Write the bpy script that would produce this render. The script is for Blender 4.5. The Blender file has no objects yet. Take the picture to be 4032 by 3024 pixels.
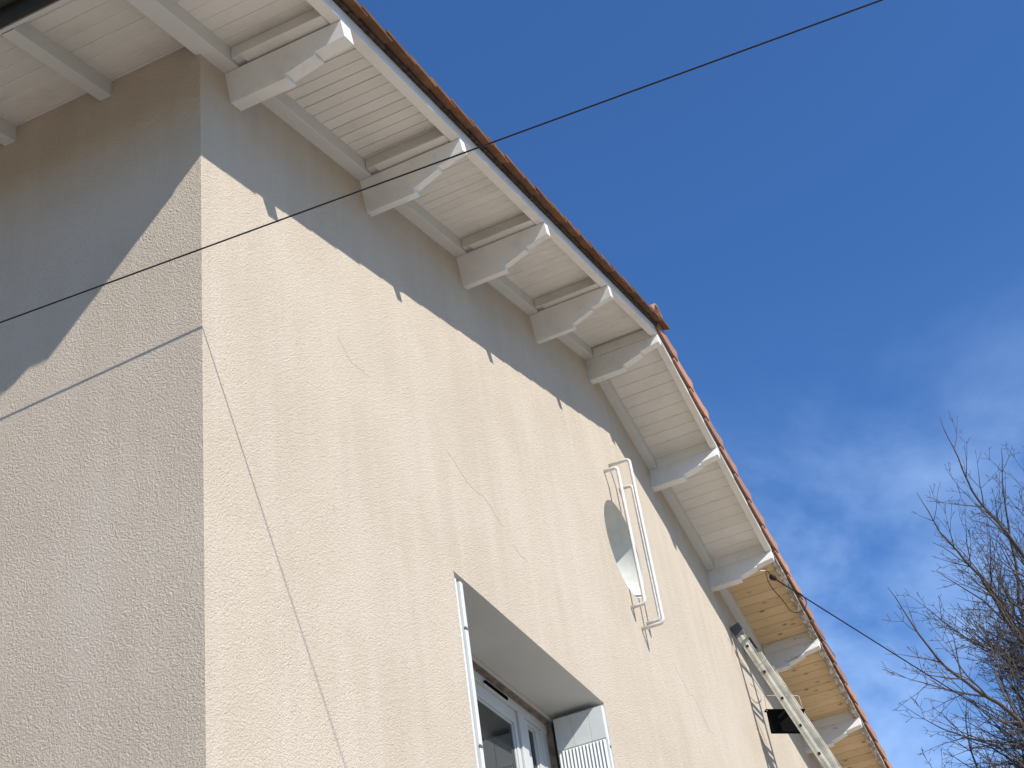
import bpy, bmesh, math, random
from mathutils import Vector, Matrix, noise
from mathutils.geometry import tessellate_polygon
random.seed(7)
S = bpy.context.scene
COL = S.collection

# ------------------------------------------------------------------ camera
cam = bpy.data.cameras.new('camera'); camo = bpy.data.objects.new('camera', cam)
COL.objects.link(camo); S.camera = camo
R = Vector((0.4093, -0.9030, -0.1308)); U = Vector((-0.4873, -0.3375, 0.8054)); F = Vector((0.7714, 0.2659, 0.5782))
F.normalize(); R = (R - F*R.dot(F)).normalized(); U = R.cross(F)
m = Matrix.Identity(4)
for i in range(3):
    m[i][0] = R[i]; m[i][1] = U[i]; m[i][2] = -F[i]
m.translation = Vector((-3.7188, -2.5006, 0.0))
camo.matrix_world = m
cam.sensor_width = 36; cam.lens = 36*5675.8/4032
cam.clip_start = .05; cam.clip_end = 3000
S.render.resolution_x = 1024; S.render.resolution_y = 768

# ------------------------------------------------------------------ light
SUN = Vector((-0.355, -0.700, 0.617)).normalized()      # direction towards the sun
EXPOSURE = 0.52
w = bpy.data.worlds.new('World'); S.world = w; w.use_nodes = True
nt = w.node_tree; nt.nodes.clear()
out = nt.nodes.new('ShaderNodeOutputWorld'); bg = nt.nodes.new('ShaderNodeBackground')
sky = nt.nodes.new('ShaderNodeTexSky'); sky.sky_type = 'NISHITA'; sky.sun_disc = False
sky.sun_elevation = math.asin(SUN.z); sky.sun_rotation = math.atan2(SUN.x, SUN.y)
sky.altitude = 300; sky.air_density = 1.0; sky.dust_density = .8; sky.ozone_density = 3.0
bg.inputs['Strength'].default_value = 0.10
tc = nt.nodes.new('ShaderNodeTexCoord')
mp = nt.nodes.new('ShaderNodeMapping'); mp.inputs['Scale'].default_value = (1.0, .75, 1.5); mp.inputs['Location'].default_value = (.15, .62, .1); mp.inputs['Rotation'].default_value = (math.radians(35), 0, 0)
n1 = nt.nodes.new('ShaderNodeTexNoise'); n1.inputs['Scale'].default_value = 4.8; n1.inputs['Detail'].default_value = 6; n1.inputs['Roughness'].default_value = .58; n1.inputs['Distortion'].default_value = .35
cr = nt.nodes.new('ShaderNodeMapRange'); cr.inputs['From Min'].default_value = .36; cr.inputs['From Max'].default_value = .72; cr.interpolation_type = 'SMOOTHSTEP'
sp = nt.nodes.new('ShaderNodeSeparateXYZ')
el = nt.nodes.new('ShaderNodeMapRange'); el.inputs['From Min'].default_value = .60; el.inputs['From Max'].default_value = .36; el.interpolation_type = 'SMOOTHSTEP'
mu = nt.nodes.new('ShaderNodeMath'); mu.operation = 'MULTIPLY'
mu2 = nt.nodes.new('ShaderNodeMath'); mu2.operation = 'MULTIPLY'; mu2.inputs[1].default_value = .62
mx = nt.nodes.new('ShaderNodeMixRGB'); mx.inputs['Color2'].default_value = (4.6, 6.4, 9.6, 1)
tint = nt.nodes.new('ShaderNodeMixRGB'); tint.blend_type = 'MULTIPLY'; tint.inputs['Fac'].default_value = 1; tint.inputs['Color2'].default_value = (.50, .86, 1.28, 1)
L = nt.links.new
L(tc.outputs['Generated'], mp.inputs['Vector']); L(mp.outputs['Vector'], n1.inputs['Vector']); L(n1.outputs['Fac'], cr.inputs['Value'])
L(tc.outputs['Generated'], sp.inputs['Vector']); L(sp.outputs['Z'], el.inputs['Value'])
L(cr.outputs['Result'], mu.inputs[0]); L(el.outputs['Result'], mu.inputs[1]); L(mu.outputs[0], mu2.inputs[0])
L(sky.outputs['Color'], tint.inputs['Color1']); L(tint.outputs['Color'], mx.inputs['Color1']); L(mu2.outputs[0], mx.inputs['Fac'])
L(mx.outputs['Color'], bg.inputs['Color']); L(bg.outputs['Background'], out.inputs['Surface'])
sl = bpy.data.lights.new('sun', 'SUN'); sl.energy = 4.3; sl.angle = math.radians(.53); sl.color = (1, .95, .87)
so = bpy.data.objects.new('sun', sl); COL.objects.link(so); so.rotation_euler = SUN.to_track_quat('Z', 'Y').to_euler(); so.location = (-10, -20, 18)
S.view_settings.view_transform = 'Standard'; S.view_settings.look = 'None'; S.view_settings.gamma = 1
S.view_settings.use_curve_mapping = False; S.view_settings.exposure = EXPOSURE

# ------------------------------------------------------------------ materials
class NT:
    def __init__(s, name):
        s.m = bpy.data.materials.new(name); s.m.use_nodes = True; s.t = s.m.node_tree
        s.b = s.t.nodes['Principled BSDF']; s.L = s.t.links.new
        g = s.t.nodes.new('ShaderNodeNewGeometry'); s.pos = g.outputs['Position']
    def n(s, typ, **k):
        x = s.t.nodes.new('ShaderNode'+typ)
        for a, v in k.items():
            if a in x.inputs: x.inputs[a].default_value = v
            else: setattr(x, a, v)
        return x
    def mapv(s, scale, loc=(0,0,0), src=None, rnd=0):
        x = s.n('Mapping'); x.inputs['Scale'].default_value = scale; x.inputs['Location'].default_value = loc
        s.L(src or s.pos, x.inputs['Vector'])
        if rnd:
            oi = s.n('ObjectInfo'); c = s.n('CombineXYZ'); mm = s.n('Math', operation='MULTIPLY'); mm.inputs[1].default_value = rnd
            s.L(oi.outputs['Random'], mm.inputs[0]); s.L(mm.outputs[0], c.inputs['X']); s.L(mm.outputs[0], c.inputs['Y']); s.L(mm.outputs[0], c.inputs['Z'])
            s.L(c.outputs[0], x.inputs['Location'])
        return x.outputs[0]
    def noise(s, scale, vec=None, detail=4, rough=.55, dist=0):
        x = s.n('TexNoise'); x.inputs['Scale'].default_value = scale; x.inputs['Detail'].default_value = detail
        x.inputs['Roughness'].default_value = rough; x.inputs['Distortion'].default_value = dist
        s.L(vec or s.pos, x.inputs['Vector']); return x.outputs['Fac']
    def ramp(s, v, a, b, lo=0, hi=1):
        x = s.n('MapRange', interpolation_type='SMOOTHSTEP'); x.inputs['From Min'].default_value = a; x.inputs['From Max'].default_value = b
        x.inputs['To Min'].default_value = lo; x.inputs['To Max'].default_value = hi
        s.L(v, x.inputs['Value']); return x.outputs[0]
    def mix(s, f, a, b, blend='MIX'):
        x = s.n('MixRGB', blend_type=blend)
        for k, v in (('Fac', f), ('Color1', a), ('Color2', b)):
            if isinstance(v, (int, float)): x.inputs[k].default_value = v
            elif isinstance(v, tuple): x.inputs[k].default_value = (*v, 1)
            else: s.L(v, x.inputs[k])
        return x.outputs[0]
    def rnd(s, lo, hi):
        oi = s.n('ObjectInfo'); x = s.n('MapRange'); x.inputs['To Min'].default_value = lo; x.inputs['To Max'].default_value = hi
        s.L(oi.outputs['Random'], x.inputs['Value']); return x.outputs[0]
    def bump(s, h, dist, strength=1):
        x = s.n('Bump'); x.inputs['Distance'].default_value = dist; x.inputs['Strength'].default_value = strength
        s.L(h, x.inputs['Height'])
        if s.b.inputs['Normal'].is_linked: s.L(s.b.inputs['Normal'].links[0].from_socket, x.inputs['Normal'])
        s.L(x.outputs[0], s.b.inputs['Normal'])
    def col(s, c):
        if isinstance(c, tuple): s.b.inputs['Base Color'].default_value = (*c, 1)
        else: s.L(c, s.b.inputs['Base Color'])
    def set(s, rough=.8, metal=0, spec=.3):
        s.b.inputs['Roughness'].default_value = rough; s.b.inputs['Metallic'].default_value = metal; s.b.inputs['Specular IOR Level'].default_value = spec
        return s.m

def stucco():
    s = NT('stucco')
    grain = s.noise(125, detail=3, rough=.6, dist=.9)
    big = s.noise(1.3, detail=3)
    streak = s.noise(1, vec=s.mapv((7, 7, .55)), detail=3)
    c = s.mix(s.ramp(big, .3, .7), (.530, .448, .348), (.580, .497, .394))
    c = s.mix(s.ramp(streak, .42, .70, 0, .34), c, (.625, .55, .46))
    st2 = s.noise(1, vec=s.mapv((4.2, 4.2, .35), (3, 1, 5)), detail=4)
    c = s.mix(s.ramp(st2, .50, .72, 0, .26), c, (.49, .405, .312))
    c = s.mix(s.ramp(grain, .3, .75, 0, .28), c, (.40, .33, .255))
    s.col(c)
    v = s.n('TexVoronoi', feature='SMOOTH_F1'); v.inputs['Scale'].default_value = 105; v.inputs['Smoothness'].default_value = .5
    dv = s.n('VectorMath', operation='ADD'); nn = s.n('TexNoise'); nn.inputs['Scale'].default_value = 30; nn.inputs['Detail'].default_value = 3
    sc = s.n('VectorMath', operation='SCALE'); sc.inputs['Scale'].default_value = .05
    s.L(s.pos, nn.inputs['Vector']); s.L(nn.outputs['Color'], sc.inputs[0]); s.L(s.pos, dv.inputs[0]); s.L(sc.outputs[0], dv.inputs[1]); s.L(dv.outputs[0], v.inputs['Vector'])
    s.bump(v.outputs['Distance'], .006, .5)
    s.bump(s.noise(48, detail=2, dist=.6), .008, .22)
    s.bump(grain, .008, .95)
    return s.set(.95, 0, .15)

def paint(name, base=(.70, .685, .65), dirt=.35, grainy=.25):
    s = NT(name)
    g = s.noise(1, vec=s.mapv((60, 5, 60), rnd=0), detail=4)
    d = s.noise(3.2, detail=5, rough=.65)
    d2 = s.noise(14, detail=4, rough=.7)
    c = s.mix(s.ramp(d, .45, .75, 0, dirt), base, (.50, .465, .42))
    c = s.mix(s.ramp(d2, .58, .8, 0, dirt*.8), c, (.40, .37, .33))
    c = s.mix(1.0, c, s.mix(s.rnd(0, 1), (1, 1, 1), (.93, .925, .91)), 'MULTIPLY')
    s.col(c); s.bump(g, .0012, grainy); s.bump(d2, .0015, .3)
    return s.set(.6, 0, .3)

def peeling():
    s = NT('peeling_paint')
    a = s.noise(1, vec=s.mapv((11, 34, 34)), detail=6, rough=.7, dist=.6)
    gr = s.noise(1, vec=s.mapv((7, 120, 120)), detail=4)
    wood = s.mix(gr, (.19, .15, .11), (.34, .28, .22))
    c = s.mix(s.ramp(a, .46, .60), wood, (.54, .52, .48)); s.col(c); s.bump(a, .004, .6); s.bump(gr, .002, .5)
    return s.set(.8, 0, .2)

def whitewash():
    s = NT('whitewashed_timber')
    a = s.noise(1, vec=s.mapv((30, 6, 30)), detail=6, rough=.7, dist=.8)
    c = s.mix(s.ramp(a, .30, .44), (.36, .31, .26), (.68, .655, .62)); s.col(c); s.bump(a, .003, .5)
    return s.set(.8, 0, .2)

def pine():
    s = NT('bare_pine')
    v = s.mapv((14, 1.2, 14), rnd=37)
    n = s.noise(2.2, vec=v, detail=4, dist=1.5)
    wv = s.n('TexWave', bands_direction='X'); wv.inputs['Scale'].default_value = 2.6; wv.inputs['Distortion'].default_value = 3.5; wv.inputs['Detail'].default_value = 2
    s.L(v, wv.inputs['Vector'])
    c = s.mix(s.ramp(wv.outputs['Fac'], .1, .9, 0, .5), (.70, .535, .335), (.61, .435, .245))
    c = s.mix(s.ramp(n, .45, .75, 0, .5), c, (.56, .39, .215))
    k = s.n('TexVoronoi'); k.inputs['Scale'].default_value = 1; s.L(s.mapv((12, 6.5, 12), rnd=23), k.inputs['Vector'])
    c = s.mix(s.ramp(k.outputs['Distance'], .15, .07), c, (.14, .07, .03))
    c = s.mix(s.ramp(k.outputs['Distance'], .30, .12, 0, .45), c, (.33, .19, .085))
    c = s.mix(1.0, c, s.mix(s.rnd(0, 1), (1.04, 1.03, 1), (.86, .84, .80)), 'MULTIPLY')
    s.col(c); s.bump(wv.outputs['Fac'], .0008, .3)
    return s.set(.65, 0, .3)

def clay(name, a, b, moss=.4):
    s = NT(name)
    n = s.noise(9, detail=5, rough=.65); n2 = s.noise(34, detail=5, rough=.7)
    c = s.mix(s.ramp(n, .3, .7), a, b)
    c = s.mix(s.ramp(n2, .52, .72, 0, moss), c, (.16, .105, .07))
    c = s.mix(1.0, c, s.mix(s.rnd(0, 1), (1.1, 1.05, 1.0), (.78, .78, .80)), 'MULTIPLY')
    s.col(c); s.bump(n2, .004, .7)
    return s.set(.9, 0, .2)

def plain(name, c, rough=.6, metal=0, spec=.3, var=.0, vs=20, bumpd=0):
    s = NT(name)
    if var:
        n = s.noise(vs, detail=4, rough=.6); s.col(s.mix(s.ramp(n, .35, .7, 0, 1), c, tuple(x*(1-var) for x in c)))
        if bumpd: s.bump(n, bumpd, .5)
    else: s.col(c)
    return s.set(rough, metal, spec)

M = dict(
    stucco=stucco(), paint=paint('white_paint', (.72, .70, .665), .32), oldpaint=paint('old_white_paint', (.70, .68, .64), .45, .4),
    corbel=paint('corbel_paint', (.74, .735, .72), .42), rafter=paint('rafter_paint', (.62, .63, .62), .25),
    peel=peeling(), wash=whitewash(), pine=pine(),
    tile=clay('old_clay_tile', (.205, .10, .052), (.125, .065, .04), .8), tile2=clay('clay_tile', (.40, .225, .16), (.33, .175, .12), .35),
    mortar=plain('mortar', (.28, .24, .19), .95, var=.4, vs=25, bumpd=.01),
    reveal=plain('reveal_paint', (.50, .50, .475), .8, var=.06, vs=3), reveal2=plain('round_reveal_paint', (.64, .65, .61), .8, var=.12, vs=9, bumpd=.002),
    pvc=plain('white_plastic', (.50, .505, .49), .35, var=.05, vs=4), shutter=plain('shutter_paint', (.60, .615, .60), .5, var=.08, vs=5),
    brown=plain('weathered_jamb', (.24, .19, .15), .9, var=.5, vs=18), black=plain('black_plastic', (.007, .007, .007), 1, spec=0), glass=plain('window_glass', (.012, .014, .016), .03, spec=.6),
    bars=plain('grille_paint', (.64, .625, .60), .5, var=.15, vs=30), alu=plain('aluminium', (.50, .48, .40), .5, .3, .4, var=.5, vs=5), hole=plain('rung_hole', (.02, .012, .01), .9), steel=plain('dark_rubber', (.10, .105, .11), .7),
    gutter=plain('zinc_gutter', (.06, .068, .06), .85, 0, .1, var=.2, vs=6), bark=plain('tree_bark', (.10, .082, .068), .9, var=.35, vs=12), cable=plain('cable_black', (.015, .012, .012), .6),
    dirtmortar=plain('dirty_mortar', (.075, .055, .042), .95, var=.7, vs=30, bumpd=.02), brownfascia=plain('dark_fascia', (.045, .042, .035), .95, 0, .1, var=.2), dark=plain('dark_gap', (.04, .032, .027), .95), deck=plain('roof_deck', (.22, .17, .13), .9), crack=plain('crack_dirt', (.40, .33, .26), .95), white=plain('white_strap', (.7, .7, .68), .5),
    ground=plain('pale_gravel', (.44, .385, .315), .95, var=.25, vs=3), concrete=plain('concrete', (.40, .37, .33), .95, var=.15, vs=2), grass=plain('lawn', (.06, .085, .03), .95, var=.4, vs=5), pole=plain('pole_concrete', (.35, .34, .32), .9, var=.2))

# ------------------------------------------------------------------ helpers
WL = {}
def empty(name, loc, label, cat, group=None, kind=None):
    o = bpy.data.objects.new(name, None); COL.objects.link(o); o.location = loc; o.empty_display_size = .2
    WL[o] = Vector(loc); o['label'] = label; o['category'] = cat
    if group: o['group'] = group
    return o
def link(name, me, mat, parent=None, loc=(0, 0, 0), kind=None, label=None):
    o = bpy.data.objects.new(name, me); COL.objects.link(o); loc = Vector(loc); WL[o] = loc
    if mat and not me.materials: me.materials.append(mat)
    if parent: o.parent = parent; o.location = loc - WL[parent]
    else: o.location = loc
    if kind: o['kind'] = kind
    if label: o['label'] = label
    return o
def me_from(bm, name, smooth=False, bevel=0):
    bmesh.ops.recalc_face_normals(bm, faces=bm.faces)
    if bevel: bmesh.ops.bevel(bm, geom=[e for e in bm.edges if e.is_manifold and e.calc_face_angle(0) > .5], offset=bevel, segments=1, affect='EDGES')
    me = bpy.data.meshes.new(name); bm.to_mesh(me); bm.free()
    if smooth:
        for p in me.polygons: p.use_smooth = True
    return me
def hexa(bm, v):
    vs = [bm.verts.new(p) for p in v]
    for f in ((0,1,2,3), (4,7,6,5), (0,4,5,1), (1,5,6,2), (2,6,7,3), (3,7,4,0)): bm.faces.new([vs[i] for i in f])
def box(bm, x0, x1, y0, y1, z0, z1):
    hexa(bm, [(x0,y0,z0), (x1,y0,z0), (x1,y1,z0), (x0,y1,z0), (x0,y0,z1), (x1,y0,z1), (x1,y1,z1), (x0,y1,z1)])
def obox(name, mat, parent, x0, x1, y0, y1, z0, z1, bevel=.002, **k):
    c = Vector(((x0+x1)/2, (y0+y1)/2, (z0+z1)/2)); bm = bmesh.new()
    box(bm, x0-c.x, x1-c.x, y0-c.y, y1-c.y, z0-c.z, z1-c.z)
    return link(name, me_from(bm, name, bevel=bevel), mat, parent, c, **k)
def tube(bm, pts, rad, n=6, ry=None):
    pts = [Vector(p) for p in pts]; rings = []; prev = None
    for i, p in enumerate(pts):
        d = (pts[min(i+1, len(pts)-1)] - pts[max(i-1, 0)]).normalized()
        if prev is None:
            a = d.orthogonal().normalized() if abs(d.x) > .9 else d.cross(Vector((1, 0, 0))).normalized()
        else: a = (prev - d*prev.dot(d)).normalized()
        prev = a; b = d.cross(a); r = rad[i] if isinstance(rad, (list, tuple)) else rad
        rings.append([bm.verts.new(p + a*math.cos(t)*r + b*math.sin(t)*(ry or r)) for t in [2*math.pi*k/n for k in range(n)]])
    for r0, r1 in zip(rings, rings[1:]):
        for k in range(n): bm.faces.new((r0[k], r0[(k+1)%n], r1[(k+1)%n], r1[k]))
    if n > 2: bm.faces.new(rings[0][::-1]); bm.faces.new(rings[-1])
def tube_obj(name, pts, rad, mat, parent=None, n=6, loc=None, **k):
    loc = Vector(loc) if loc is not None else Vector(pts[0]); bm = bmesh.new(); tube(bm, [Vector(p)-loc for p in pts], rad, n)
    return link(name, me_from(bm, name, True), mat, parent, loc, **k)
def smooth_path(pts, n=6):
    P = [Vector(p) for p in pts]; P = [P[0]*2-P[1]] + P + [P[-1]*2-P[-2]]; o = []
    for i in range(1, len(P)-2):
        for k in range(n):
            t = k/n; a, b, c, d = P[i-1:i+3]
            o.append(.5*((2*b) + (c-a)*t + (2*a-5*b+4*c-d)*t*t + (3*b-a-3*c+d)*t**3))
    o.append(P[-2]); return o

# ------------------------------------------------------------------ roof lines (z of the rafter underside above the gable wall)
ZC, TA, TB, XR = 5.1485, .3078, .2660, 5.430
G = -1.6                                     # ground level (the camera stands 1.6 m above it)
def line(x): return ZC + TA*x if x <= XR else ZC + TA*XR - TB*(x - XR)
XE, XW, HX = -.67, 12.6, 13.25               # eave edge left, right wall, right eave edge
YB = 9.0

house = empty('house', (0, 0, G), 'cream rendered house with white wooden gable eaves, brown tile verge and a shuttered window', 'house')

def sheared(name, mat, parent, x0, x1, y0, y1, o0, o1, bevel=0, **k):
    """box following the roof slope; x0..x1 must lie on one side of the ridge"""
    cx, cy, cz = x0, y0, line(x0 if x0 < XR-1e-6 else x0+1e-6); bm = bmesh.new(); e = 1e-6
    za, zb = (line(x0+e if x0 >= XR-1e-5 else x0), line(x1))
    hexa(bm, [(0,0,za+o0-cz), (x1-x0,0,zb+o0-cz), (x1-x0,y1-y0,zb+o0-cz), (0,y1-y0,za+o0-cz),
              (0,0,za+o1-cz), (x1-x0,0,zb+o1-cz), (x1-x0,y1-y0,zb+o1-cz), (0,y1-y0,za+o1-cz)])
    return link(name, me_from(bm, name, bevel=bevel), mat, parent, (cx, cy, cz), **k)

# ---- walls
CX, CZ, CR = 5.457, 5.085, .380              # round opening
WX0, WX1, WZ0, WZ1 = 2.187, 4.280, 1.95, 3.460
def gable_wall():
    bm = bmesh.new()
    outer = [(0, G), (XW, G), (XW, line(XW)), (XR, line(XR)), (0, line(0))]
    sub = []
    for a, b in zip(outer, outer[1:]+outer[:1]):
        sub.append(a)
    loops = [sub, [(WX0, WZ0), (WX0, WZ1), (WX1, WZ1), (WX1, WZ0)], [(CX+CR*math.cos(t), CZ+CR*math.sin(t)) for t in [2*math.pi*k/64 for k in range(64)]]]
    for lp in loops:
        vs = [bm.verts.new((x, 0, z-G)) for x, z in lp]
        for a, b in zip(vs, vs[1:]+vs[:1]): bm.edges.new((a, b))
    bmesh.ops.triangle_fill(bm, use_beauty=True, use_dissolve=False, edges=bm.edges[:])
    for f in bm.faces:
        f.normal_update()
        if f.normal.y > 0: f.normal_flip()
    me = bpy.data.meshes.new('gable_wall'); bm.to_mesh(me); bm.free()
    return link('gable_wall', me, M['stucco'], house, (0, 0, G), label='sunlit gable wall with fine cream render')
gw = gable_wall()
bm = bmesh.new()
v = [bm.verts.new(p) for p in ((0,0,0), (0,YB,0), (0,YB,line(0)-G+.12), (0,0,line(0)-G+.12))]; bm.faces.new(v)
v2 = [bm.verts.new(p) for p in ((0,YB,0), (XW,YB,0), (XW,YB,line(XW)-G), (XR,YB,line(XR)-G), (0,YB,line(0)-G))]; bm.faces.new(v2)
v3 = [bm.verts.new(p) for p in ((XW,0,0), (XW,YB,0), (XW,YB,line(XW)-G), (XW,0,line(XW)-G))]; bm.faces.new(v3)
link('side_wall', me_from(bm, 'side_wall'), M['stucco'], house, (0, 0, G), label='cream render wall round the corner, with coarse texture')
def crack(pts):
    q = []
    for (xa, za), (xb, zb) in zip(pts, pts[1:]):
        for k in range(6): t = k/6; q.append((xa+(xb-xa)*t+random.gauss(0, .004), za+(zb-za)*t+random.gauss(0, .004)))
    pts = q + [pts[-1]]
    o = tube_obj('hairline_crack', [(x, -.0005, z) for x, z in pts], .0006, M['crack'], gw, n=4); return o
crack([(1.13, 4.26), (1.20, 4.215), (1.26, 4.18), (1.35, 4.20), (1.44, 4.21)])
crack([(2.30, 4.24), (2.43, 4.20), (2.53, 4.165), (2.62, 4.15), (2.73, 4.175), (2.83, 4.152), (2.97, 4.09)])
crack([(3.10, 4.03), (3.2, 4.0), (3.31, 4.02)])
crack([(.968, 3.24), (.975, 3.20)])
crack([(6.2, 4.42), (6.45, 4.28), (6.6, 4.30), (6.85, 4.10), (7.0, 4.12)])

# reveals
bm = bmesh.new(); D = .46
for a, b in (((WX0, WZ0), (WX0, WZ1)), ((WX0, WZ1), (WX1, WZ1)), ((WX1, WZ1), (WX1, WZ0)), ((WX1, WZ0), (WX0, WZ0))):
    q = [bm.verts.new((a[0], 0, a[1])), bm.verts.new((b[0], 0, b[1])), bm.verts.new((b[0], D, b[1])), bm.verts.new((a[0], D, a[1]))]; bm.faces.new(q)
q = [bm.verts.new((x, D, z)) for x, z in ((WX0, WZ0), (WX1, WZ0), (WX1, WZ1), (WX0, WZ1))]; bm.faces.new(q)
link('window_reveal', me_from(bm, 'window_reveal'), M['reveal'], house, (0, 0, 0))
bm = bmesh.new(); ra = []; rb = []
for k in range(64):
    t = 2*math.pi*k/64; ra.append(bm.verts.new((CX+CR*math.cos(t), 0, CZ+CR*math.sin(t)))); rb.append(bm.verts.new((CX+CR*math.cos(t), .36, CZ+CR*math.sin(t))))
for k in range(64): bm.faces.new((ra[k], ra[(k+1)%64], rb[(k+1)%64], rb[k]))
bm.faces.new(rb)
rr = link('round_opening', me_from(bm, 'round_opening', True), M['reveal2'], house, (0, 0, 0), label='round attic opening with pale grey reveal')
bm = bmesh.new(); n = 48
for (r0, r1, y0, y1) in ((.30, .378, .27, .33),):
    rings = [[bm.verts.new((CX+r*math.cos(2*math.pi*k/n), y, CZ+r*math.sin(2*math.pi*k/n))) for k in range(n)] for r, y in ((r1, y0), (r0, y0), (r0, y1))]
    for a, b in zip(rings, rings[1:]):
        for k in range(n): bm.faces.new((a[k], a[(k+1)%n], b[(k+1)%n], b[k]))
rf = link('window_frame', me_from(bm, 'round_frame'), M['pvc'], rr, (0, 0, 0))
bm = bmesh.new(); bm.faces.new([bm.verts.new((CX+.305*math.cos(2*math.pi*k/n), .32, CZ+.305*math.sin(2*math.pi*k/n))) for k in range(n)])
link('glass_pane', me_from(bm, 'round_glass'), M['glass'], rr, (0, 0, 0))

# ---- rafters
def rafter(x0, x1, y0, y1, o0=0., o1=.13, **k): return sheared('rafter', M['rafter'], house, x0, x1, y0, y1, o0, o1, bevel=.003, **k)
rafter(-.645, XR, -.072, .022); rafter(XR, 12.9, -.072, .022)
y = .483
while y < YB-.1:
    rafter(-.645, .02, y, y+.064); y += .545

# ---- soffit boards; each board its own object, sharing a few meshes
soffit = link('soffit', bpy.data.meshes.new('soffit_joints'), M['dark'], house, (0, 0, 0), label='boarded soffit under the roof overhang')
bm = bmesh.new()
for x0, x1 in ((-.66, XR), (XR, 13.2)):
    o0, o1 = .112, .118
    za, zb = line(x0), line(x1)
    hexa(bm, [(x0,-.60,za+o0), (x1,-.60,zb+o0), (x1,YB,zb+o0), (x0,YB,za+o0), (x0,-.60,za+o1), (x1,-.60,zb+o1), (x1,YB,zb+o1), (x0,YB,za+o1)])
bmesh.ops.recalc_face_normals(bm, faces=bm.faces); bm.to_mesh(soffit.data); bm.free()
_bc = {}
def board(x, w, y0, y1, slope, mat, gap):
    key = (round(w, 4), round(y0, 3), round(y1, 3), slope, mat, gap)
    if key not in _bc:
        b = bmesh.new(); g = gap; h = .012; L_ = y1-y0; ww = w-g; ch = .0028
        prof = [(0, ch), (ch, 0), (ww-ch, 0), (ww, ch), (ww, h), (0, h)]
        r0 = [b.verts.new((px, 0, pz+slope*px)) for px, pz in prof]; r1 = [b.verts.new((px, L_, pz+slope*px)) for px, pz in prof]
        for i in range(6): b.faces.new((r0[i], r0[(i+1)%6], r1[(i+1)%6], r1[i]))
        b.faces.new(r0); b.faces.new(r1[::-1]); _bc[key] = me_from(b, 'soffit_board'); _bc[key].materials.append(M[mat])
    zz = line(x) if slope > 0 else line(max(x, XR+1e-6))
    return link('soffit_board', _bc[key], None, soffit, (x, y0, zz+.098+random.uniform(-.0008, .0008)))
x = -.655
while x < 0: board(x, .092, -.566, YB, TA, 'oldpaint', .0012); x += .092
while x < XR-.02:
    wd = min(.092, XR-x); board(x, wd, -.566, -.02, TA, 'oldpaint', .0042 if x < 1.5 else .0022); x += .092
x = XR; XWOOD = 8.20
while x < 13.2:
    board(x, .1205, -.566, -.02, -TB, 'paint' if x < XWOOD-.04 else 'pine', .0028 if x < XWOOD-.04 else .005); x += .1205

# ---- barge boards
def barge(x0, x1, mat, label=None): return sheared('barge_board', M[mat], house, x0, x1, -.622, -.565, .001, .10, bevel=.003, label=label)
barge(-.68, XR, 'oldpaint', 'white barge board of the rising slope'); barge(XR, 8.19, 'paint', 'freshly painted barge board')
barge(8.26, 13.2, 'peel', 'barge board with its paint peeled to brown wood')
sheared('eave_board', M['rafter'], house, -.675, -.655, -.565, YB, .0, .12, label='narrow white board along the eave')

# ---- corbels (carved purlin ends)
XS = [.198, 1.534, 2.847, 4.152, 5.434, 6.772, 8.172, 9.529, 10.90, 12.26]
DS = [.162, .204, .210, .212, .197, .211, .211, .215, .215, .215]
def corbel(i):
    x, D = XS[i], DS[i]; W = .094 if i == 0 else (.062 if i != 4 else .070); rise = .072 if i == 0 else .126
    t = TA if i < 4 else (0 if i == 4 else -TB); cs = 1/math.sqrt(1+t*t); sn = t*cs
    s2 = .020 if i == 0 else .028; d2 = D-s2; tip = D-rise; d2b = d2-(.028 if i == 0 else .052); d3 = d2b-.016
    p = [(.10, D), (-.295, D), (-.297, d2+.006), (-.291, d2), (-.455, d2b), (-.458, d3+.004), (-.451, d3)]
    if i in (1, 2, 3): p += [(-.50, d3-.004), (-.545, tip+.012), (-.62, tip)]
    else: p += [(-.62, tip)]
    p += [(-.62, .001), (.10, .001)]
    bm = bmesh.new()
    def P(y, d, u): return (u*cs + sn*d, y, u*sn - cs*d)
    a = [bm.verts.new(P(yy, d, 0)) for yy, d in p]; b = [bm.verts.new(P(yy, d, W)) for yy, d in p]
    for k in range(len(p)): bm.faces.new((a[k], a[(k+1)%len(p)], b[(k+1)%len(p)], b[k]))
    bm.faces.new(a); bm.faces.new(b[::-1])
    lab = ['widest carved corbel end, nearest the corner, bright tip in the sun', None, None, None, 'corbel end carrying the ridge', None, 'white corbel end where the bare pine boards begin', 'whitewashed corbel end between two bays of bare pine', 'rough peeling corbel end lowest on the far slope', None][i]
    o = link('corbel', me_from(bm, 'corbel', bevel=.0018), M['corbel'] if i < 7 else M['wash'], house, (x, 0, line(x)), label=lab)
    # blocking piece between corbel and soffit
    dx0 = .004
    if i < 4: sheared('batten', M['oldpaint'], house, x-.072, x+.012, -.560, -.125, .010, .024, bevel=.0015)
    if i != 4: sheared('blocking_strip', M['oldpaint'] if i < 4 else (M['paint'] if i < 7 else M['wash']), house, x+(dx0 if i > 3 else -.055), x+W*.9, -.560, -.074, .025 if i < 4 else .0015, .096)
    else: obox('blocking_strip', M['paint'], house, x-.006, x+W, -.56, -.074, line(x)+.002, line(x)+.09)
for i in range(10): corbel(i)

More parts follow.
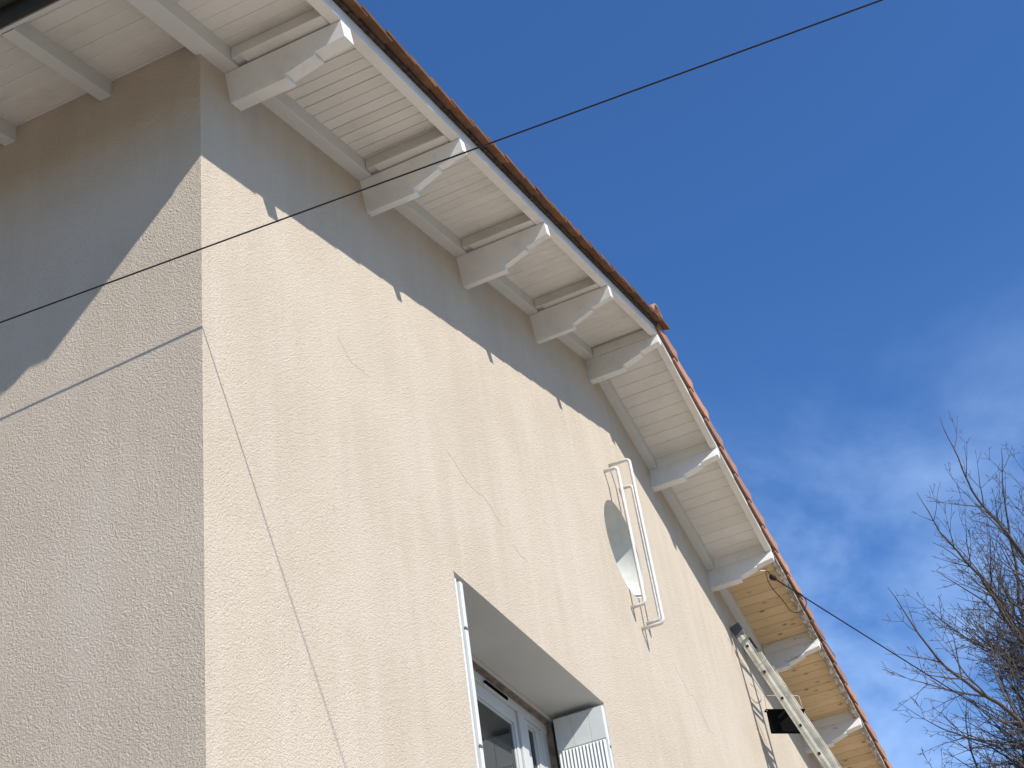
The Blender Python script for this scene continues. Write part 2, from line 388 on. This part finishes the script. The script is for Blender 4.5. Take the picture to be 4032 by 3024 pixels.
# ---- roof covering
roof = link('roof', bpy.data.meshes.new('roof'), M['deck'], house, (0, 0, 0), label='clay tile roof with an overlapping verge row')
bm = bmesh.new()
for x0, x1 in ((-.69, XR), (XR, HX)):
    za, zb = line(x0), line(x1); o0, o1 = .119, .135
    hexa(bm, [(x0,-.600,za+o0), (x1,-.600,zb+o0), (x1,YB+.3,zb+o0), (x0,YB+.3,za+o0), (x0,-.600,za+o1), (x1,-.600,zb+o1), (x1,YB+.3,zb+o1), (x0,YB+.3,za+o1)])
bmesh.ops.recalc_face_normals(bm, faces=bm.faces); bm.to_mesh(roof.data); bm.free()
def field(x0, x1, step):
    bm = bmesh.new(); s = 1 if x0 < XR and x1 <= XR else -1
    n = int(abs(x1-x0)/step); ny = 200; prev = None
    for i in range(n):
        xa, xb = x0+i*step, x0+(i+1)*step
        lo, hi = (.030, .012) if s > 0 else (.012, .030)
        row = [[], []]
        for j, (xx, lift) in enumerate(((xa, lo), (xb-.001, hi))):
            for k in range(ny+1):
                yy = -.56 + (YB+.85)*k/ny; row[j].append(bm.verts.new((xx, yy, line(xx)+.14+lift+.028*abs(math.sin(yy*14.5)))))
        for k in range(ny): bm.faces.new((row[0][k], row[0][k+1], row[1][k+1], row[1][k]))
        if prev:
            for k in range(ny): bm.faces.new((prev[k], prev[k+1], row[0][k+1], row[0][k]))
        prev = row[1]
    return link('tile_courses', me_from(bm, 'tile_courses'), M['tile2'], roof, (0, 0, 0), kind='stuff')
field(-.72, XR, .3417); field(XR, HX, .3554)
# verge tiles, near slope: slabs whose outer lip curls up, each lapping over the one below
def verge_near_mesh():
    bm = bmesh.new(); LN = .318; prof = [(-.575, .002), (-.640, .003), (-.682, -.007), (-.700, -.015), (-.703, .001), (-.660, .020), (-.575, .024)]
    rows = []
    for xx, lift, out_ in ((0, .017, -.003), (LN*.5, .009, 0), (LN, .0, .003)):
        rows.append([bm.verts.new((xx, y+.6+out_, z+lift+TA*xx)) for y, z in prof])
    for a, b in zip(rows, rows[1:]):
        for k in range(len(prof)): bm.faces.new((a[k], a[(k+1)%len(prof)], b[(k+1)%len(prof)], b[k]))
    bm.faces.new(rows[0]); bm.faces.new(rows[-1][::-1]); me = me_from(bm, 'verge_tile'); me.materials.append(M['tile']); return me
vn = verge_near_mesh(); x = -.74
while x < XR-.10:
    link('verge_tile', vn, None, roof, (x, -.6+random.uniform(-.003, .003), line(x)+.088+random.uniform(-.002, .002))); x += .2515
sheared('mortar_bed', M['dirtmortar'], roof, -.66, XR, -.648, -.600, .078, .1005)
# verge tiles, far slope: a flat top with a hanging skirt
def verge_far_mesh():
    bm = bmesh.new(); LN = .42
    prof = [(-.50, .150), (-.60, .172), (-.648, .160), (-.658, .140), (-.653, .048), (-.630, .062), (-.6225, .106), (-.58, .128), (-.50, .136)]
    rows = []
    for xx, lift, o in ((0, -.016, .006), (LN*.35, -.010, .004), (LN*.75, .004, .0), (LN*.93, .018, -.005), (LN, .016, -.006)):
        rows.append([bm.verts.new((xx, y+.6+o, z+(lift if z > .135 or y < -.625 else 0)-TB*xx)) for y, z in prof])
    for a, b in zip(rows, rows[1:]):
        for k in range(len(prof)): bm.faces.new((a[k], a[(k+1)%len(prof)], b[(k+1)%len(prof)], b[k]))
    bm.faces.new(rows[0]); bm.faces.new(rows[-1][::-1]); me = me_from(bm, 'verge_tile_far'); me.materials.append(M['tile2']); return me
vf = verge_far_mesh(); x = XR-.02
while x < HX-.1:
    link('verge_tile', vf, None, roof, (x, -.6+random.uniform(-.002, .002), ZC+TA*XR-TB*(x-XR)+random.uniform(-.002, .002))); x += .355
# ridge tiles
def ridge_mesh():
    bm = bmesh.new(); n = 12; LN = .42; rows = []
    for yy, r in ((0, .125), (LN, .108)):
        rows.append([bm.verts.new((rr_*math.cos(math.pi*k/n)*1.05, yy, rr_*math.sin(math.pi*k/n))) for rr_ in (r,) for k in range(n+1)] + [bm.verts.new(((r-.016)*math.cos(math.pi*k/n)*1.05, yy, (r-.016)*math.sin(math.pi*k/n))) for k in range(n, -1, -1)])
    N_ = len(rows[0])
    for k in range(N_): bm.faces.new((rows[0][k], rows[0][(k+1)%N_], rows[1][(k+1)%N_], rows[1][k]))
    for r in rows:
        for k in range(n): bm.faces.new((r[k], r[k+1], r[N_-2-k], r[N_-1-k]))
    me = me_from(bm, 'ridge_tile', True); me.materials.append(M['tile2']); return me
rm = ridge_mesh(); y = -.675
while y < YB+.2:
    link('ridge_tile', rm, None, roof, (XR+.01, y, line(XR)+.145)); y += .36
bm = bmesh.new()
tube(bm, [(XR+.01, -.635, line(XR)+.205), (XR+.01, YB+.2, line(XR)+.205)], .075, 10)
link('ridge_mortar', me_from(bm, 'ridge_mortar'), M['mortar'], roof, (0, 0, 0))

# ---- gutter along the left eave
bm = bmesh.new(); n = 10; r = .060; cx, cz = -.750, 5.075
prof = [(cx+r*math.cos(math.pi+math.pi*k/n), cz+r*math.sin(math.pi+math.pi*k/n)) for k in range(n+1)] + [(cx+(r-.004)*math.cos(math.pi*2-math.pi*k/n), cz+(r-.004)*math.sin(math.pi*2-math.pi*k/n)) for k in range(n+1)]
a = [bm.verts.new((px, -.610, pz)) for px, pz in prof]; b = [bm.verts.new((px, YB+.1, pz)) for px, pz in prof]
for k in range(len(prof)): bm.faces.new((a[k], a[(k+1)%len(prof)], b[(k+1)%len(prof)], b[k]))
cap = [bm.verts.new((px, -.608, pz)) for px, pz in prof[:n+1]]; bm.faces.new(cap)
gut = link('gutter', me_from(bm, 'gutter'), M['gutter'], house, (0, 0, 0), label='dark grey half-round gutter along the left eave')
tube_obj('gutter_bead', [(cx-r, -.610, cz), (cx-r, YB+.1, cz)], .009, M['gutter'], gut, n=8)
obox('fascia', M['brownfascia'], house, -.700, -.682, -.60, YB, line(-.68)+.004, line(-.68)+.115, label='dark fascia behind the gutter')

# ---- shuttered window
win = obox('window', M['reveal'], house, WX0, WX1, .343, .380, 3.425, 3.459, label='white window with trickle vent, set deep in the wall')
def wp(name, mat, x0, x1, y0, y1, z0, z1, **k): return obox(name, M[mat], win, x0, x1, y0, y1, z0, z1, **k)
wp('frame_head', 'brown', WX0, 4.255, .366, .376, 3.405, 3.4245)
wp('head_lining', 'brown', WX0+.001, 4.25, .3445, .3775, 3.4175, 3.4245, bevel=0)
wp('frame_head', 'pvc', 2.25, 4.232, .378, .45, 3.352, 3.424)
wp('vent', 'black', 3.315, 3.62, .362, .379, 3.362, 3.382); wp('vent_cover', 'pvc', 3.30, 3.635, .368, .379, 3.354, 3.361)
wp('jamb', 'brown', 4.232, 4.279, .345, .43, WZ0, 3.4245); wp('jamb', 'pvc', 4.150, 4.2315, .384, .45, WZ0, 3.352)
wp('jamb', 'brown', 2.188, 2.235, .345, .43, WZ0, 3.4245)
for x0, x1 in ((2.26, 3.02), (3.02, 3.815), (3.825, 4.149)):
    sx0, sx1 = (x0, x1); zt = 3.325 if x0 > 3.8 else 3.268
    wp('sash_rail', 'pvc', sx0, sx1, .388, .44, zt, 3.350); 
    wl = .062 if x0 > 3.8 else .085; wr = .085
    wl = .118 if x0 > 3.8 else wl
    wp('sash_stile', 'pvc', sx0, sx0+wl, .3885, .4395, WZ0, zt-.0005); wp('sash_stile', 'pvc', sx1-wr, sx1, .3885, .4395, WZ0, zt-.0005)
    wp('sash_bead', 'pvc', sx0+wl, sx1-wr, .399, .42, zt-.012, zt-.0005); wp('sash_bead', 'pvc', sx1-wr-.012, sx1-wr, .399, .42, WZ0, zt-.012)
    wp('glass_pane', 'glass', sx0+wl, sx1-wr-.012, .408, .420, WZ0, zt-.012, bevel=0)
wp('mullion', 'pvc', 3.775, 3.865, .372, .3875, WZ0, 3.352)
wp('sill', 'reveal', WX0+.001, WX1-.001, -.03, .44, WZ0, WZ0+.03)
# shutters folded into the reveals: two leaves each
def shutter(x_in, sgn, name_label):
    # outermost leaf next to wall reveal, innermost leaf faces the opening
    top = 3.432
    sh = obox('shutter', M['shutter'], house, min(x_in, x_in+sgn*.030), max(x_in, x_in+sgn*.030), .006, .335, WZ0+.04, top, label=name_label)
    x2 = x_in - sgn*.042
    a = obox('shutter_leaf', M['shutter'], sh, min(x2, x2+sgn*.030), max(x2, x2+sgn*.030), -.008, .318, WZ0+.04, top-.012)
    xf = x2 if sgn > 0 else x2+sgn*.030
    xf = x2
    # boards: V joints and slats on the visible face
    face = x2 - sgn*.003
    ys = [.318, .204, .092, -.004]
    for y0, y1 in zip(ys[1:], ys[:-1]):
        obox('shutter_board', M['shutter'], sh, min(face, face+sgn*.004), max(face, face+sgn*.004), y0+.0015, y1-.0015, 3.215 if 1 else 0, top-.014, bevel=.0008)
    n = 14
    for k in range(n):
        yy = .308 - k*.0222
        bm = bmesh.new()
        f0, f1 = face-sgn*.002, face+sgn*.006
        hexa(bm, [(0, -.0015, WZ0+.1-3.0), (sgn*-.009, .0125, WZ0+.1-3.0), (sgn*-.009+sgn*.003, .0145, WZ0+.1-3.0), (0.004*sgn, .0145, WZ0+.1-3.0),
                  (0, -.0015, .200+.001*k*0), (sgn*-.009, .0125, .208), (sgn*-.009+sgn*.003, .0145, .208), (.004*sgn, .0145, .205)])
        link('slat', me_from(bm, 'slat'), M['shutter'], sh, (face+sgn*.004, yy-.012, 3.0))
    for zz in (3.16, 2.55):
        obox('hinge', M['steel'], sh, min(x_in-sgn*.012, x_in-sgn*.030)-.002, max(x_in-sgn*.012, x_in-sgn*.030)+.002, -.0115, .0, zz-.008, zz+.008)
    return sh
shutter(4.248, 1, 'right hand shutter folded into the reveal, upper corner in shade')
shutter(2.222, -1, 'left hand shutter seen edge on')

# ------------------------------------------------------------------ round window grille
gr = empty('window_grille', (CX, 0, 4.5), 'grille of three bent white bars standing out in front of the round opening', 'grille')
for x, zt, zb, dep in ((5.320, 5.693, 4.540, .107), (5.490, 5.835, 4.437, .167), (5.650, 5.700, 4.545, .107)):
    r = .032; pts = [(x, .02, zt), (x, -dep+r, zt)]
    for k in range(1, 6):
        a = math.pi/2*k/6; pts.append((x, -dep+r-r*math.sin(a), zt-r+r*math.cos(a)))
    pts += [(x, -dep, zt-r), (x, -dep, (zt+zb)/2), (x, -dep, zb+r)]
    for k in range(1, 6):
        a = math.pi/2*k/6; pts.append((x, -dep+r-r*math.cos(a), zb+r-r*math.sin(a)))
    pts += [(x, -dep+r, zb), (x, .02, zb)]
    tube_obj('bar', pts, .0140, M['bars'], gr, n=8)

# ------------------------------------------------------------------ ladder
lad = empty('ladder', (8.75, -1.9, G), 'aluminium extension ladder leaning on the gable wall below the bare pine soffit', 'ladder')
T0 = Vector((0, -.035, 5.665)); kd = Vector((0, -.337, -1)).normalized()       # stile axis, falling outwards
LEN = (5.665-G)/abs(kd.z)
nrm = Vector((0, -1, .337)).normalized()
def lad_box(name, mat, x0, x1, s0, s1, n0, n1, bevel=.002):
    c = T0 + kd*((s0+s1)/2) + nrm*((n0+n1)/2); bm = bmesh.new(); hx = (x1-x0)/2; c.x = (x0+x1)/2
    def P(a, b, d): return Vector((a*hx, 0, 0)) + kd*(b*(s1-s0)/2) + nrm*(d*(n1-n0)/2)
    hexa(bm, [P(-1,-1,-1), P(1,-1,-1), P(1,1,-1), P(-1,1,-1), P(-1,-1,1), P(1,-1,1), P(1,1,1), P(-1,1,1)])
    return link(name, me_from(bm, name, bevel=bevel), M[mat], lad, c)
for x0, x1 in ((8.560, 8.585), (8.955, 8.980)):
    bm = bmesh.new(); c_ = T0 + kd*.08; c_.x = x0; prof_ = [(0, -.030), (-.003, -.010), (-.006, .008), (-.001, .030), (.003, .048), (.025, .048), (.025, -.030)]
    ra_ = [bm.verts.new(Vector((px, 0, 0)) + nrm*pn) for px, pn in prof_]; rb_ = [bm.verts.new(Vector((px, 0, 0)) + nrm*pn + kd*(LEN-.08)) for px, pn in prof_]
    for k in range(7): bm.faces.new((ra_[k], ra_[(k+1)%7], rb_[(k+1)%7], rb_[k]))
    bm.faces.new(ra_); bm.faces.new(rb_[::-1]); link('stile', me_from(bm, 'stile'), M['alu'], lad, c_)
    lad_box('end_cap', 'steel', x0-.006, x1+.006, -.01, .125, -.040, .058, .006)
    lad_box('outer_stile', 'alu', x0+.004, x1-.004, .36, LEN, .052, .084)
    lad_box('stile_rib', 'alu', x0-.003, x0, .10, LEN, -.030, -.022, .0005); lad_box('stile_rib', 'alu', x0-.003, x0, .10, LEN, .040, .048, .0005)
s = .245
while s < LEN-.1:
    lad_box('rung', 'alu', 8.583, 8.957, s-.014, s+.014, -.008, .020)
    lad_box('rung_socket', 'hole', 8.5525, 8.5605, s-.013, s+.013, -.006, .018, 0)
    if s > .5: lad_box('rung', 'alu', 8.59, 8.95, s+.02, s+.046, .055, .080)
    s += .3015

# ------------------------------------------------------------------ bucket hanging in the ladder
bk = empty('paint_tray', (8.74, -.30, 4.60), 'black rectangular paint bucket hanging from a wire handle behind the ladder', 'bucket')
TL, TR, BL = Vector((8.615, -.148, 4.822)), Vector((8.800, -.436, 4.800)), Vector((8.615, -.120, 4.615))
wv_ = (TR-TL); hv = (BL-TL); dv_ = wv_.cross(hv).normalized()*-.05
if dv_.x < 0: dv_ = -dv_
ins = wv_*.06
bm = bmesh.new(); hexa(bm, [TL-bk.location, TR-bk.location, TR+dv_-bk.location, TL+dv_-bk.location, TL+hv+ins-bk.location, TR+hv-ins-bk.location, TR+hv-ins+dv_*.9-bk.location, TL+hv+ins+dv_*.9-bk.location])
link('bucket_body', me_from(bm, 'bucket_body', bevel=.006), M['black'], bk, bk.location)
rim = [TL-wv_*.04, TR+wv_*.02, TR+wv_*.02+dv_*1.04, TL-wv_*.04+dv_*1.04, TL-wv_*.04]
tube_obj('rim', rim, .007, M['black'], bk, n=6)
up = Vector((0, 0, .145)); mid = dv_*.5
tube_obj('wire_handle', [TL+mid, TL+mid+up*.95+wv_*.02, TL+mid+up+wv_*.06, TR+mid+up-wv_*.06, TR+mid+up*.95-wv_*.02, TR+mid], .0022, M['bars'], bk, n=6)
tube_obj('handle_grip', [TL+mid+up+wv_*.25, TR+mid+up-wv_*.25], .006, M['bars'], bk, n=8)

# ------------------------------------------------------------------ cables
a, b = Vector((-.190, .835, 3.842)), Vector((-.025, -2.770, 3.757)); d = (b-a)
c0 = [a - d*.75 + Vector((0, 0, .02)), a - d*.3 + Vector((0, 0, .003))]
pts = c0 + [a + d*t for t in (0, .25, .5, .75, 1)] + [a + d*t + Vector((0, 0, -.0)) for t in (2, 4, 7)]
o = tube_obj('service_cable', pts, .0034, M['cable'], None, n=6); o['label'] = 'thin dark cable running freely past the corner of the house'; o['category'] = 'cable'
pl = tube_obj('utility_pole', [pts[-1]+Vector((0.12, 0, .5)), Vector((pts[-1].x+.12, pts[-1].y, G))], .11, M['pole'], None, n=12); pl['label'] = 'grey concrete pole in the yard that carries the thin dark cable'; pl['category'] = 'pole'

dc = empty('drop_cable', (8.30, -.50, 5.88), 'black cable held by a clamp on the last painted corbel, running off to the right', 'cable')
P1 = Vector((8.290, -.552, 5.885)); P2 = Vector((13.5, -1.6423, 6.0684)); dd_ = P2-P1
tube_obj('cable', [P1, P1+dd_*.2, P1+dd_*.6, P2, P1+dd_*2, P1+dd_*4, P1+dd_*7], .0072, M['cable'], dc, n=6)
dn = dd_.normalized()
tube_obj('clamp', [P1-dn*.035, P1-dn*.03, P1-dn*.005, P1+dn*.03, P1+dn*.075, P1+dn*.08], [.010, .024, .028, .022, .008, .003], M['cable'], dc, n=10)
tube_obj('strap', [Vector((8.10, -.485, 5.895)), Vector((8.19, -.52, 5.925))], .003, M['white'], dc, n=6)
tube_obj('clamp_bail', smooth_path([P1-dn*.02+Vector((0, .01, .015)), (8.22, -.53, 5.925), (8.19, -.52, 5.925), (8.215, -.545, 5.905), P1-dn*.02+Vector((0, -.012, -.005))]), .0028, M['cable'], dc, n=6)
LOOP = [(8.19, -.520, 5.919), (8.15, -.525, 5.80), (8.17, -.538, 5.74), (8.22, -.555, 5.70), (8.27, -.577, 5.66), (8.33, -.60, 5.60), (8.42, -.618, 5.57), (8.60, -.657, 5.62), (8.78, -.683, 5.72), (8.86, -.705, 5.82), (8.75, -.70, 5.85), (8.5, -.68, 5.80)]
LOOPPTS = LOOP
tube_obj('cable_loop', smooth_path(LOOPPTS), .0040, M['cable'], dc, n=6)

# ------------------------------------------------------------------ ground
bm = bmesh.new(); v = [bm.verts.new(p) for p in ((-600,-600,0), (600,-600,0), (600,600,0), (-600,600,0))]; bm.faces.new(v)
link('ground', me_from(bm, 'ground'), M['grass'], None, (0, 0, G), kind='structure')
bm = bmesh.new(); v = [bm.verts.new(p) for p in ((-16,-26,.004), (30,-26,.004), (30,14,.004), (-16,14,.004))]; bm.faces.new(v)
link('gravel_yard', me_from(bm, 'gravel_yard'), M['ground'], None, (0, 0, G), kind='structure')

# ------------------------------------------------------------------ bare tree
def tree(base, fork_h, label, seed):
    rnd = random.Random(seed); t = empty('bare_tree', base, label, 'tree'); base = Vector(base)
    fork = base + Vector((0, 0, fork_h))
    tube_obj('trunk', smooth_path([base, base+Vector((.05, .03, fork_h*.5)), fork]), .17, M['bark'], t, n=10)
    tw = bmesh.new()
    def grow(bm, p, d, length, r, lvl, bm_sub):
        n = max(3, int(length/.16)); pts = [p.copy()]; dirs = [d.copy()]; step = length/n
        for i in range(n):
            j = .09 if lvl < 2 else .16
            d = (d + Vector((rnd.gauss(0, j), rnd.gauss(0, j), rnd.gauss(0, j) + (.05 if lvl else .035)))).normalized()
            p = p + d*step; pts.append(p.copy()); dirs.append(d.copy())
        rads = [max(.0026, r*(1-.95*i/n)) for i in range(n+1)]
        tube(bm, [q-base for q in pts], rads, 7 if lvl < 1 else (5 if lvl < 2 else 4))
        if lvl >= 4: return
        gap = (.40, .28, .18, .12)[lvl]; s = gap*(.9 if lvl else 2.0); k = rnd.random()*6
        while s < length*.97:
            i = min(n-1, int(s/step)); f = s/step-i; q = pts[i].lerp(pts[i+1], f); dr = dirs[i]
            for side in ((0, math.pi) if rnd.random() < .55 else (0,)):
                ax = dr.orthogonal().normalized(); ax.rotate(Matrix.Rotation(k+side, 3, dr)); ang = math.radians(rnd.uniform(28, 52))
                nd = (dr*math.cos(ang) + ax*math.sin(ang)).normalized()
                rem = length - s
                ln = (rem*.62+.25, rem*.60+.16, rem*.55+.06, rnd.uniform(.03, .09))[lvl]*rnd.uniform(.55, 1.05)
                grow(bm_sub, q, nd, ln, rads[i]*(.60 if lvl < 3 else .7), lvl+1, bm_sub)
            k += math.pi/2 + rnd.uniform(-.4, .4); s += gap*rnd.uniform(.75, 1.35)
    nl = 17
    for i in range(nl):
        az = 2*math.pi*i/nl + rnd.uniform(-.2, .2); inc = math.radians((7, 22, 34, 14)[i % 4] + rnd.uniform(-4, 4))
        d = Vector((math.sin(inc)*math.cos(az), math.sin(inc)*math.sin(az), math.cos(inc)))
        bl = bmesh.new(); grow(bl, fork - Vector((0, 0, rnd.uniform(0, .8))), d, rnd.uniform(6.0, 7.8), .075, 0, tw)
        link('limb', me_from(bl, 'limb', True), M['bark'], t, base)
    for dv, ln, dz in (((-.27, .76, .38), 6.4, .3), ((-.1, .66, .42), 5.2, .5), ((.1, .62, .60), 5.4, .3), ((-.45, .62, .30), 5.4, .5), ((.25, .72, .32), 5.6, .4), ((-.5, .40, .55), 5.2, .2)):
        bl = bmesh.new(); grow(bl, fork - Vector((0, 0, dz)), Vector(dv).normalized(), ln, .06, 0, tw)
        link('limb', me_from(bl, 'limb', True), M['bark'], t, base)
    link('twigs', me_from(tw, 'twigs'), M['bark'], t, base, kind='stuff')
tree((16.5, -3.75, G), 5.3, 'bare winter tree with fine twigs beyond the low end of the roof', 23)

# ------------------------------------------------------------------ unseen houses, added to block low sky and deepen the shade
def plain_house(x0, x1, y0, y1, h, label, gdir):
    t = empty('sky_blocker_house', ((x0+x1)/2, (y0+y1)/2, G), label, 'house')
    obox('wall', M['stucco'], t, x0, x1, y0, y1, G, G+h, 0)
    bm = bmesh.new(); o = .5; mx_ = (x0+x1)/2; my_ = (y0+y1)/2; z0 = h; z1 = h+1.9; c = Vector((mx_, my_, 0))
    if gdir == 'y': P = [(x0-o, y0-o, z0), (x1+o, y0-o, z0), (x1+o, y1+o, z0), (x0-o, y1+o, z0), (mx_, y0-o, z1), (mx_, y1+o, z1)]
    else: P = [(x0-o, y1+o, z0), (x0-o, y0-o, z0), (x1+o, y0-o, z0), (x1+o, y1+o, z0), (x0-o, my_, z1), (x1+o, my_, z1)]
    v = [bm.verts.new(Vector(p)-c) for p in P]
    for f in ((0,1,2,3), (0,4,5,3), (1,2,5,4), (0,1,4), (2,3,5)): bm.faces.new([v[i] for i in f])
    link('roof', me_from(bm, 'roof'), M['tile2'], t, (mx_, my_, G+.002))
    for lv in (.9, 3.7):
        for k in range(3):
            if gdir == 'y':
                yy = y0+1.6+k*(y1-y0-3.2)/2; f = obox('window', M['pvc'], t, x1, x1+.05, yy-.6, yy+.6, G+lv, G+lv+1.3); obox('pane', M['glass'], f, x1+.051, x1+.056, yy-.5, yy+.5, G+lv+.1, G+lv+1.2, 0)
            else:
                xx = x0+1.6+k*(x1-x0-3.2)/2; f = obox('window', M['pvc'], t, xx-.6, xx+.6, y1, y1+.05, G+lv, G+lv+1.3); obox('pane', M['glass'], f, xx-.5, xx+.5, y1+.051, y1+.056, G+lv+.1, G+lv+1.2, 0)
plain_house(-19, -10.5, 1.5, 15, 6.2, 'cream rendered house out of view, added to block low sky from the side wall', 'y')
plain_house(-4, 9, -34, -26.5, 6.0, 'cream rendered house out of view across the gravel yard, added to block low sky from the gable', 'x')
